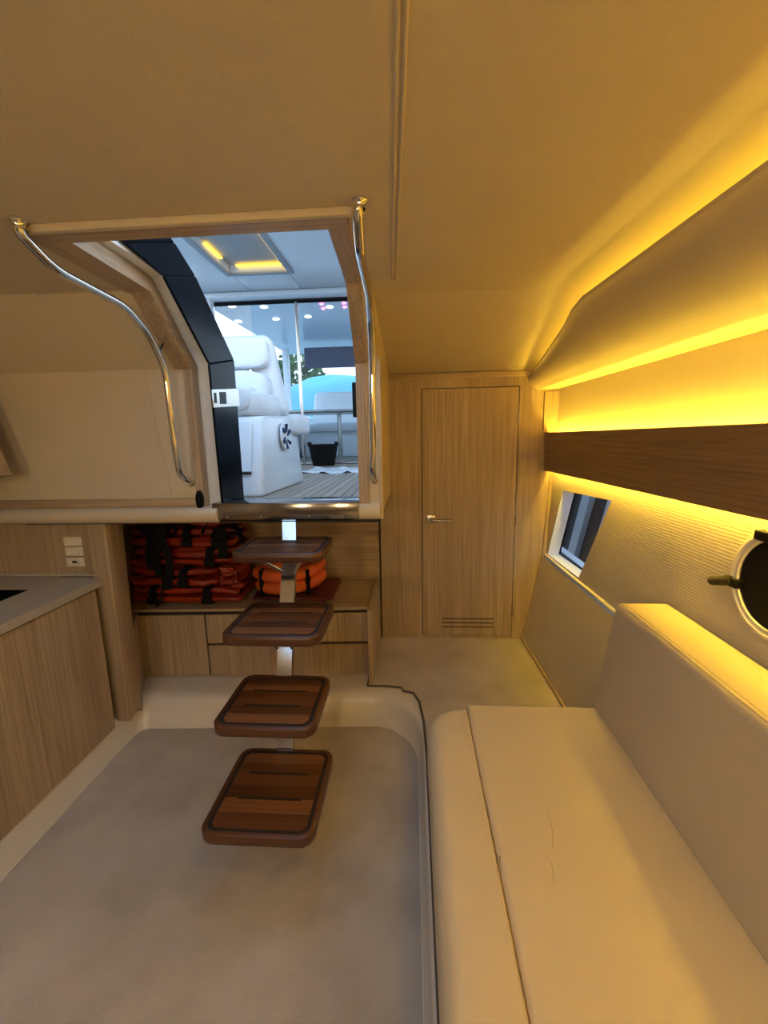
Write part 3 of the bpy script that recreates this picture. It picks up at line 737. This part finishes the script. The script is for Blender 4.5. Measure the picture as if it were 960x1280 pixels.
# spine: a flat box bar following the pitch of the treads, from floor to sill
bm = bmesh.new(); L = []
for z, y, x in ((.0, 1.375, -.478), (.236, 1.375, -.478), (.511, 1.405, -.478), (.746, 1.53, -.490), (.966, 1.66, -.502), (1.09, 1.70, -.508)):
    L.append([bm.verts.new((x + a_, y + b_, z)) for a_, b_ in ((-.028, -.014), (.028, -.014), (.028, .014), (-.028, .014))])
for A, B in zip(L, L[1:]):
    for i in range(4): bm.faces.new((A[i], A[(i + 1) % 4], B[(i + 1) % 4], B[i]))
bm.faces.new(L[0]); bm.faces.new(L[-1])
link('spine', bm, chrome, stairs)
box('foot_plate', (-.53, -.426, 1.33, 1.42, 0, .008), brushed, stairs, .002, 1)
for z, cx, y0, y1, wd in treads:
    ym = y1 - .06; yp = {.270: 1.375, .545: 1.385, .780: 1.50, 1.000: 1.635}[z]; sxx = {.270: -.478, .545: -.478, .780: -.486, 1.000: -.498}[z]
    dv = {.780: .19}.get(z, .14)
    for s in (-1, 1):
        tube('bracket_arm', [(sxx + s * .006, yp - .016, z - dv), (sxx + s * .014, yp - .02, z - dv + .012), (sxx + s * .085, yp - .12, z - .036)], .0085, chrome, stairs, 8)
    box('tread_plate', (sxx - .085, sxx + .085, yp - .14, yp + .01, z - .040, z - .034), brushed, stairs)
    tube('bolt', [(sxx - .02, yp - .014, z - .105), (sxx + .02, yp - .014, z - .105)], .006, chrome, stairs, 8)

# ------------------------------------------------------------------ companionway frame
hf = thing('companionway_frame', (XH0, YH, ZS), 'pale oak frame lining the stepped companionway opening', 'frame')
prof0 = [(YT - .03, ZC), (1.44, ZC), (YH, ZL2), (YH, 1.10)]
def offprof(P, d):
    """offset a (y,z) polyline; positive d = outwards (up and aft)"""
    out = []
    for i, p in enumerate(P):
        ns = []
        for j in (i - 1, i):
            if 0 <= j < len(P) - 1:
                a_, b_ = Vector(P[j]), Vector(P[j + 1]); t = (b_ - a_).normalized(); ns.append(Vector((-t.y, t.x)))
        n_ = sum(ns, Vector((0, 0))).normalized(); k = 1 / max(.5, n_.dot(ns[0])); out.append((p[0] + n_.x * d * k, p[1] + n_.y * d * k))
    return out
def band(name, P, d0, d1, x0, x1, mat, parent, split=False, r_=0):
    A, B = offprof(P, d0), offprof(P, d1)
    if not split: return prism(name, A + B[::-1], 'X', x0, x1, mat, parent, r_, 1)
    for i in range(len(P) - 1): prism(name, [A[i], A[i + 1], B[i + 1], B[i]], 'X', x0, x1, mat, parent, r_, 1)
sgn = 1
oak_frame = oakZ
def jamb_side(x_in, sg, widths, shift):
    A, B = offprof(prof0, -.012), offprof(prof0, .035)
    for i in range(3):
        bm = bmesh.new()
        def dx(p): return shift * max(0, min(1, (YH - p[0]) / (YH - YT)))
        xs_ = (x_in, x_in + sg * widths[i])
        L = [[bm.verts.new((x + dx(p), p[0], p[1])) for p in (A[i], A[i + 1], B[i + 1], B[i])] for x in xs_]
        bm.faces.new(L[0]); bm.faces.new(L[1])
        for k in range(4): bm.faces.new((L[0][k], L[0][(k + 1) % 4], L[1][(k + 1) % 4], L[1][k]))
        link('jamb', bm, oakZ if i == 2 else oakY, hf)
jamb_side(XH0 + .003, -1, (.085, .07, .032), .042)
jamb_side(XH1 - .010, 1, (.05, .045, .042), .025)
box('head', (XH0 - .03, XH1 + .065, YT - .05, YT + .004, ZC - .0135, ZC + .03), oakX, hf)
box('head_moulding', (XH0 - .035, XH1 + .08, YT - .068, YT - .05, ZC - .018, ZC), cream, hf, .004)
# sill
sl = tag(box('sill_plate', (XH0 + .042, XH1 - .010, YH - .030, YH + .13, 1.082, ZS), sillm, None, .004), 'polished steel sill plate at the foot of the companionway', 'sill')
for x in (-.76, -.62, -.42, -.28): lathe('screw', [(0, .002), (.004, .002), (.005, 0)], (x, YH - .030, 1.095), (0, -1, 0), brushed, sl, 10)
kb = thing('latch_knob', (XH0 - .004, YH - .013, 1.16), 'black oval latch knob on the oak frame above the steel sill', 'latch')
bm = bmesh.new(); kx, kz = XH0 - .012, 1.165
for d_, s_ in ((0, 1), (-.012, 1), (-.018, .8)):
    pass
L = [[bm.verts.new((kx + .016 * s_ * math.cos(2 * math.pi * k / 20), YH - .0125 + d_, kz + .040 * s_ * math.sin(2 * math.pi * k / 20))) for k in range(20)] for d_, s_ in ((0, 1), (-.010, 1), (-.014, .85))]
for A, B in zip(L, L[1:]):
    for i in range(20): bm.faces.new((A[i], A[(i + 1) % 20], B[(i + 1) % 20], B[i]))
bm.faces.new(L[0]); bm.faces.new(L[-1])
link('knob_body', bm, blackm, kb, 40)
tube('knob_ring', [(kx + .010 * math.cos(a_ * math.pi / 8), YH - .027, kz + .026 * math.sin(a_ * math.pi / 8)) for a_ in range(16)], .003, black, kb, 6, True)

# grab rails
def grab_rail(xs, label, posts):
    P = [(.986, 1.897), (.990, 1.874), (1.080, 1.833), (1.35, 1.823), (1.468, 1.769), (1.558, 1.665), (1.578, 1.36), (1.600, 1.275), (YH - .012, 1.235)]
    n_ = len(P)
    pts3 = [(xs[0] + (xs[1] - xs[0]) * min(1, i / (n_ - 2)), y, z) for i, (y, z) in enumerate(P)]
    t = thing('grab_rail', pts3[-1], label, 'handrail', 'bent steel grab rails at the companionway')
    tube('rail_tube', fillet(pts3, .045, 6), .0115, chrome, t, 14)
    lathe('flange', [(0, 0), (.016, 0), (.017, .004), (.0125, .010), (.0115, .02)], (pts3[0][0], pts3[0][1], ZC), (0, .0, -1), chrome, t, 20)
    lathe('flange', [(0, 0), (.0125, 0), (.0135, .004), (.0125, .012), (.0115, .02)], (pts3[-1][0], YH, pts3[-1][2]), (0, -1, 0), chrome, t, 20)
    mx = xs[0] + (xs[1] - xs[0]) * .6
    tube('standoff', [(mx, 1.515, 1.715), (mx, 1.545, 1.75), (mx, 1.585, 1.785)], .009, chrome, t, 10)
    return t
grab_rail((-.868, -.906), 'bent steel grab rail on the cream panel side of the companionway', 0)
grab_rail((-.105, -.15), 'bent steel grab rail on the door side of the companionway', 0)

# white outer frame and black door edge of the companionway
XPL = -.815
WL = [(1.0, 1.925), (1.40, 1.925), (1.655, 1.735), (1.735, 1.66), (1.735, 1.10)]
ofr = tag(prism('outer_door_frame', [(1.0, 1.936), (1.37, 1.938), (1.456, 1.938), (1.715, 1.748), (1.737, 1.714), (1.737, 1.09), (1.80, 1.09), (1.80, 1.74), (1.77, 1.80), (1.48, 2.02), (1.25, 2.06), (1.0, 2.06)], 'X', XH0 - .03, XH0 + .066, white, None, .006, 2), 'white moulded outer frame on the seat side of the companionway', 'frame')
def xp(p): v = at(*p, X=XPL + .03); return (v.y, v.z)
bl = [xp(p) for p in ((112, 255), (155, 303), (205, 345), (262, 455), (279, 632))]
brr = [xp(p) for p in ((306, 630), (293, 450), (245, 345), (219, 303), (170, 240))]
bd = thing('companionway_door', (XPL, 1.85, 1.09), 'glossy black folding door edge with a steel latch beside the helm seat', 'door')
for i in range(4):
    prism('door_panel', [bl[i], bl[i + 1], brr[3 - i], brr[4 - i]], 'X', XPL + .020, XPL + .03, black, bd, .004, 1)
lz = [xp(p) for p in ((264, 487), (297, 485), (299, 508), (266, 510))]
lp = prism('latch_plate', lz, 'X', XPL + .028, XPL + .034, brushed, bd, .002, 1)
for pp in (((273, 490), (281, 490), (282, 505), (274, 505)), ((266, 491), (269, 491), (270, 504), (267, 504))):
    prism('latch_slot', [xp(p) for p in pp], 'X', XPL + .0335, XPL + .0350, black, lp)

# ------------------------------------------------------------------ cockpit beyond the companionway
ZF = 1.10
bm = bmesh.new(); box_into(bm, -2.3, -.14, YH + .17, 8.0, ZF - .03, ZF - .006); box_into(bm, -.14, 1.3, YB + .06, 8.0, ZF - .03, ZF - .006)
fl = struct(link('floor_cockpit', bm, darkgap), 'teak planked cockpit floor beyond the companionway', 'floor')
pw = .055
plank = None
xi = 0; x = -1.75
while x < -.20:
    if plank is None:
        plank = box('plank', (0, pw - .006, YH + .175, 7.9, ZF - .006, ZF), teak_deck[0], fl, origin=(0, 0, 0)); plank.location = (x, 0, 0)
        pm = [plank.data, plank.data.copy(), plank.data.copy()]
        for m_, t_ in zip(pm[1:], teak_deck[1:]): m_.materials[0] = t_
    else:
        o = plank.copy(); o.data = pm[xi % 3]; C.objects.link(o); o.location = (x, 0, 0); o.parent = fl
    xi += 1; x += pw
# helm seat
hs = thing('helm_seat', (-1.1, 2.55, ZF), 'white moulded helm seat with headrest, armrest and round speaker', 'seat')
sx1 = -.80
hexa('pedestal', [(-1.5, 2.20, ZF), (sx1, 2.20, ZF), (sx1 + .03, 2.98, ZF), (-1.5, 2.98, ZF)], [(-1.5, 2.30, 1.53), (sx1, 2.30, 1.53), (sx1, 2.93, 1.56), (-1.5, 2.93, 1.56)], white, hs, .02, 3)
hexa('front_panel', [(-1.45, 2.228, 1.235), (-.86, 2.228, 1.235), (-.86, 2.285, 1.50), (-1.45, 2.285, 1.50)], [(-1.45, 2.221, 1.235), (-.86, 2.221, 1.235), (-.86, 2.278, 1.50), (-1.45, 2.278, 1.50)], white, hs, .002, 1)
box('panel_gap', (-1.45, -.86, 2.217, 2.23, 1.222, 1.232), darkgap, hs)
soft('seat_cushion', (-1.15, 2.50, 1.60), (.345, .22, .075), whiteseat, hs, .3, .006, 3)
soft('seat_bolster', (-1.15, 2.34, 1.63), (.30, .075, .075), whiteseat, hs, .45, .004, 5)
hexa('backrest', [(-1.5, 2.66, 1.55), (-.795, 2.66, 1.55), (-.80, 2.90, 1.55), (-1.5, 2.90, 1.55)], [(-1.46, 2.80, 2.07), (-.89, 2.80, 2.07), (-.92, 2.93, 2.07), (-1.46, 2.93, 2.07)], whiteseat, hs, .06, 5)
soft('headrest', (-1.14, 2.70, 1.93), (.26, .05, .09), whiteseat, hs, .35, .002, 7)
soft('lumbar_cushion', (-1.14, 2.62, 1.72), (.28, .07, .09), whiteseat, hs, .5, .006, 8)
tube('headrest_post', [(-1.0, 2.69, 1.76), (-1.0, 2.70, 1.86)], .012, chrome, hs, 8)
soft('armrest', (-.80, 2.98, 1.50), (.06, .17, .07), whiteseat, hs, .4, 0, 9)
spk = lathe('speaker', [(0, .010), (.035, .010), (.07, .012), (.082, .010), (.085, 0)], (sx1 + .013, 2.62, 1.42), (1, 0, .04), whiteseat, hs, 32)
for k in range(6):
    a_ = R(60 * k + 10); tube('grille_spoke', [(sx1 + .0265, 2.62 + .028 * math.cos(a_), 1.42 + .028 * math.sin(a_)), (sx1 + .0255, 2.62 + .075 * math.cos(a_ + .3), 1.42 + .075 * math.sin(a_ + .3))], lambda t_: .004 + .010 * t_, navy, spk, 6)
# coamings round the cockpit
struct(prism('wall_cockpit_port', [(-1.8, ZF), (-1.78, 1.75), (-1.9, 1.80), (-2.15, 1.80), (-2.3, ZF)], 'Y', YH + .03, 8.0, white, None, .02, 2), 'white cockpit coaming behind the helm seat', 'wall')
struct(prism('wall_cockpit_starboard', [(.85, ZF), (.84, 1.75), (.95, 1.80), (1.2, 1.80), (1.3, ZF)], 'Y', YB + .05, 8.0, white, None, .02, 2), 'white cockpit coaming on the starboard side', 'wall')
struct(box('wall_cockpit_front', (-2.3, XH0 - .04, YH + .03, YH + .10, 1.09, 1.86), white), 'white dashboard bulkhead port of the companionway', 'wall')
struct(hexa('deck', [(XP - .3, BOW, ZC + .06), (XH0 - .05, BOW, ZC + .06), (XH0 - .05, 1.8, ZC + .06), (XP - .3, 1.8, ZC + .06)], [(XP - .3, BOW, ZC + .08), (SK[0] - .03, BOW, ZC + .08), (SK[0] - .03, 1.8, ZC + .08), (XP - .3, 1.8, ZC + .08)], white), 'white foredeck above the cabin', 'deck') if False else None
# box over the aft part of the cabin, starboard of the companionway
struct(box('wall_cockpit_console', (-.13, 1.3, 1.62, YB + .06, ZC + .04, ZC + .06), white), 'white console top starboard of the companionway', 'wall')

# hard top with sunroof and yellow light lines
ZT = 2.95
ht = thing('hard_top', (-.6, 4.2, ZT), 'white hard top roof with a framed sunroof lit by yellow strips', 'roof')
SR = (-1.70, -1.15, 2.9, 4.23)
for b in ((-2.3, SR[0], 2.5, 4.85), (SR[1], 1.3, 2.5, 4.85), (SR[0], SR[1], 2.5, SR[2]), (SR[0], SR[1], SR[3], 4.85)):
    box('roof_panel', (*b, ZT, ZT + .10), white, ht, .012)
box('sunroof_panel', (SR[0] + .0, SR[1] - .0, SR[2], SR[3], ZT + .07, ZT + .09), grey, ht)
for b in ((SR[0] + .005, SR[0] + .03, 3.72, 4.02, ZT + .045, ZT + .055), (SR[1] - .012, SR[1] - .001, SR[2], SR[3], ZT + .002, ZT + .008), (SR[0] + .08, SR[1] - .03, SR[3] - .045, SR[3] - .008, ZT + .045, ZT + .055)):
    box('light_line', b, ledroof, ht)
for b in ((SR[0] - .05, SR[0], SR[2], SR[3] + .05), (SR[1], SR[1] + .05, SR[2], SR[3] + .05), (SR[0], SR[1], SR[3], SR[3] + .05)):
    box('sunroof_frame', (*b, ZT - .015, ZT), grey, ht, .004)
box('roof_beam', (-2.3, 1.3, 4.72, 4.85, ZT - .06, ZT), white, ht, .02)
for x in (-2.2, 1.15):
    for y in (2.6, 4.8, 7.7): box('pillar', (x - .05, x + .05, y - .05, y + .05, 1.78, ZT), white, ht, .01)
# glass screen across the cockpit
YG = 4.92
gs = thing('glass_screen', (-.9, YG, ZF), 'steel framed glass screen with sliding door across the cockpit', 'glass door')
ztop = ZT - .06
def vbar(x0, x1, w_=.02, nm='post'):
    tube(nm, [(x0, YG, ZF), (x1, YG, ztop)], w_, brushed, gs, 8)
pA, pB = at(381, 579, Y=YG), at(369, 362, Y=YG)
xpost = pA.x
vbar(pA.x, pB.x)
for x in (-.28, .80): vbar(x, x)
tube('top_rail', [(-2.2, YG, ztop), (.85, YG, ztop)], .025, blackm, gs, 8)
tube('bottom_rail', [(-1.8, YG, ZF + .012), (.85, YG, ZF + .012)], .012, brushed, gs, 8)
for x0, x1 in ((-1.77, pA.x - .02), (pA.x + .02, -.30), (-.26, .79)):
    box('pane', (x0, x1, YG - .004, YG + .004, ZF + .025, ztop - .02), clear, gs)
hd = at(444, 500, Y=YG - .04)
box('door_handle', (hd.x - .03, hd.x + .02, hd.y - .02, hd.y + .02, hd.z - .19, hd.z + .19), blackm, gs, .01)
# aft overhang roof
ar = thing('aft_awning_roof', (-.6, 6.4, 2.92), 'white aft roof overhang with small spotlights and pink light reflections', 'roof')
hexa('roof_panel', [(-2.4, 4.95, 2.96), (1.4, 4.95, 2.96), (1.4, 8.6, 3.02), (-2.4, 8.6, 3.02)], [(-2.4, 4.95, 3.02), (1.4, 4.95, 3.02), (1.4, 8.6, 3.08), (-2.4, 8.6, 3.08)], white, ar)
for u, v in ((298, 402), (345, 399), (385, 396), (290, 383), (330, 384), (412, 384)):
    p = at(u, v, Z=2.965 + .0)
    for _ in range(3): p = at(u, v, Z=2.955 + max(0, p.y - 4.95) * .0164)
    lathe('spotlight', [(0, .006), (.035, .006), (.045, 0)], p, (0, 0, -1), spotw, ar, 14)
for u, v in ((398, 374), (402, 380), (404, 386), (427, 373), (430, 379), (431, 384)):  # pink reflections in the glossy roof, built as glowing discs
    p = at(u, v, Z=2.965)
    for _ in range(3): p = at(u, v, Z=2.955 + max(0, p.y - 4.95) * .0164)
    lathe('pink_glint', [(0, .006), (.02, .006), (.026, 0)], p, (0, 0, -1), pink, ar, 12)
nb = box('rolled_sunshade', (-1.85, .5, 7.6, 7.68, 2.60, 2.94), navy, None, .02, 3)
tag(nb, 'dark blue canvas sunshade rolled down under the aft roof', 'sunshade')
# bucket on the floor
bc = at(404, 579, Z=ZF); by = YG - .22
bp_ = at(404, 560, Y=by)
bk = thing('bucket', (bp_.x, by, ZF), 'black plastic bucket standing by the glass screen', 'bucket')
lathe('bucket_body', [(0, .004), (.115, .004), (.12, 0), (.165, .235), (.172, .235), (.172, .215), (.165, .215)], (bp_.x, by, ZF), (0, 0, 1), blackm, bk, 28)
for s in (-1, 1): box('handle_lug', (bp_.x + s * .15 - .02, bp_.x + s * .15 + .02, by - .02, by + .02, ZF + .225, ZF + .26), blackm, bk, .004)
# cloth on the floor
cl = at(425, 589, Z=ZF)
bm = bmesh.new(); nx, ny = 22, 10; V = []
for j in range(ny + 1):
    for i in range(nx + 1):
        u, v = i / nx * 2 - 1, j / ny * 2 - 1
        k = 1 - .25 * math.sin(5 * u + 2 * v) * abs(v)
        V.append(bm.verts.new((cl.x + u * .33 * k + .05 * v, cl.y + v * .22 * k, ZF + .012 + .012 * math.sin(9 * u + 3 * v) * math.cos(6 * v) + .01 * math.sin(15 * v))))
for j in range(ny):
    for i in range(nx): bm.faces.new((V[j * (nx + 1) + i], V[j * (nx + 1) + i + 1], V[(j + 1) * (nx + 1) + i + 1], V[(j + 1) * (nx + 1) + i]))
tag(link('floor_cloth', bm, white, None, 70, origin=(cl.x, cl.y, ZF)), 'crumpled white cloth lying on the teak cockpit floor', 'cloth')
# aft table and bench
tb = thing('cockpit_table', (-1.0, 5.9, ZF), 'white cockpit table on steel legs beyond the glass screen', 'table')
box('tabletop', (-1.75, .1, 5.6, 6.3, 1.73, 1.765), white, tb, .01)
tube('table_edge', [(-1.75, 5.59, 1.745), (.1, 5.59, 1.745)], .018, brushed, tb, 8)
for x in (-1.0, -.2): tube('leg', [(x, 5.95, ZF), (x, 5.95, 1.73)], .03, brushed, tb, 10)
bn = thing('aft_bench', (-.9, 7.0, ZF), 'white upholstered aft bench with tall rounded backrests', 'bench')
box('bench_base', (-1.77, .62, 6.75, 7.5, ZF, 1.50), white, bn, .02)
soft('bench_cushion', (-.6, 7.05, 1.56), (1.12, .36, .08), whiteseat, bn, .25, .004, 11)
for xc in (-1.25, -.30):
    hexa('backrest', [(xc - .46, 7.25, 1.55), (xc + .46, 7.25, 1.55), (xc + .46, 7.5, 1.55), (xc - .46, 7.5, 1.55)], [(xc - .40, 7.38, 2.17), (xc + .40, 7.38, 2.17), (xc + .40, 7.55, 2.17), (xc - .40, 7.55, 2.17)], whiteseat, bn, .06, 4)
# neighbours in the harbour
tag(box('harbour_water', (-120, 120, -60, 160, -.62, -.6), water), 'calm grey blue harbour water', 'water', kind='stuff')
nbt = thing('moored_boat', (-2.2, 16, -.6), 'moored white boat under a turquoise cover behind the stern', 'boat')
hexa('hull', [(-5.5, 15, -.6), (2.5, 15, -.6), (2.5, 17.5, -.6), (-5.5, 17.5, -.6)], [(-6.2, 14.6, 1.9), (3.2, 14.6, 1.9), (3.2, 17.9, 1.9), (-6.2, 17.9, 1.9)], white, nbt, .1, 3)
soft('cover', (-1.4, 16.2, 2.5), (3.2, 1.5, 1.05), teal, nbt, .55, .08, 13)
for i, (u, v, d_, rr) in enumerate(((370, 478, 22, 1.7), (290, 470, 27, 2.2))):
    p = at(u, v, Y=d_)
    t = thing('tree', (p.x, p.y, -.6), ('small leafy green tree beside the moored boat', 'larger leafy green tree behind the helm seat')[i], 'tree')
    bm = bmesh.new(); rnd = random.Random(i)
    tube_into(bm, [(p.x, p.y, -.56), (p.x + .1, p.y, p.z * .6), (p.x, p.y, p.z)], lambda t_: .22 - .14 * t_, 8)
    link('trunk', bm, teak[1], t, 40)
    bm = bmesh.new()
    for k in range(900):
        a_ = Vector((rnd.gauss(0, 1), rnd.gauss(0, 1), rnd.gauss(0, 1))).normalized() * rr * rnd.uniform(.45, 1.05)
        c_ = p + Vector((a_.x, a_.y, a_.z * .9)); n_ = Vector((rnd.gauss(0, 1), rnd.gauss(0, 1), rnd.gauss(0, 1))).normalized(); u_ = n_.orthogonal().normalized() * rnd.uniform(.12, .26); w_ = n_.cross(u_)
        bm.faces.new([bm.verts.new(c_ + q_) for q_ in (u_, w_ * .6, -u_, -w_ * .6)])
    link('foliage', bm, leaf, t)
# dark pontoon side with pale posts seen through the hull window
pn = thing('pontoon', (1.7, 3.2, -.6), 'dark pontoon wall with pale leaning fenders seen through the hull window', 'pontoon')
box('pontoon_wall', (1.62, 1.9, -1.0, 9.0, -.6, 1.0), noise_mat('pontoon_timber', (.045, .035, .03), (.06, .05, .045), 8, .7, .3), pn)
for k in range(8):
    y = 2.9 + k * .50
    hexa('fender_board', [(1.57, y, -.4), (1.57, y + .17, -.4), (1.62, y + .17, -.4), (1.62, y, -.4)], [(1.57, y - .62, .95), (1.57, y - .45, .95), (1.62, y - .45, .95), (1.62, y - .62, .95)], white, pn)

# ------------------------------------------------------------------ unseen fill lamps added in the headliner
for i, (x, y) in enumerate(((-.75, .25), (-.5, -1.35), (.30, -.9), (-1.45, .1), (.30, .15))):
    t = thing('fill_downlight', (x, y, ZC), ('added fill lamp in the headliner above the sunken floor', 'added fill lamp in the headliner beside the skylight hatch', 'added yellow fill lamp above the sofa end at the forward bulkhead', 'added fill lamp in the headliner above the worktop', 'added yellow fill lamp in the headliner above the middle of the sofa')[i], 'lamp', 'added fill lamps in the headliner')
    lathe('bezel', [(.028, .004), (.032, .008), (.042, .006), (.044, 0)], (x, y, ZC), (0, 0, -1), brushed, t, 28)
    lathe('lens', [(0, .005), (.028, .005), (.028, 0)], (x, y, ZC), (0, 0, -1), lampm, t, 28)
    ld = bpy.data.lights.new('fill_downlight_beam', 'SPOT'); ld.energy = YELLOW_FILL if i in (2, 4) else FILL_DOWNLIGHT; ld.color = ((1, .80, .56), (1, .80, .56), (1, .60, .08), (1, .80, .56), (1, .60, .08))[i]; ld.spot_size = R(150); ld.spot_blend = .9; ld.shadow_soft_size = .05
    lo_ = bpy.data.objects.new('fill_downlight_beam', ld); C.objects.link(lo_); lo_.parent = t; lo_.location = (0, 0, -.02)

# unseen fill lamps added on the forward bulkhead, shining aft
for i, (x, z) in enumerate(((-1.0, 1.45), (.1, 1.45))):
    t = thing('bulkhead_fill_lamp', (x, BOW, z), ('round fill lamp added on the forward bulkhead beside the worktop', 'round fill lamp added on the forward bulkhead beside the sofa')[i], 'lamp', 'added fill lamps on the forward bulkhead')
    lathe('lamp_base', [(0, 0), (.06, 0), (.06, .015), (.03, .025)], (x, BOW, z), (0, 1, 0), brushed, t, 24)
    lathe('lamp_shade', [(.03, .025), (.05, .06), (.055, .10), (.052, .10), (.045, .06), (.028, .03)], (x, BOW, z), (0, 1, 0), plastic, t, 24)
    lathe('bulb', [(0, .03), (.02, .035), (.03, .06), (.02, .08), (0, .085)], (x, BOW, z), (0, 1, 0), lampm, t, 16)
    ld = bpy.data.lights.new('bulkhead_fill_beam', 'SPOT'); ld.energy = BULKHEAD_FILL; ld.color = (1, .72, .38); ld.spot_size = R(165); ld.spot_blend = 1; ld.shadow_soft_size = .09
    lo_ = bpy.data.objects.new('bulkhead_fill_beam', ld); C.objects.link(lo_); lo_.parent = t; lo_.location = (0, .13, 0); lo_.rotation_euler = (R(90), 0, 0)
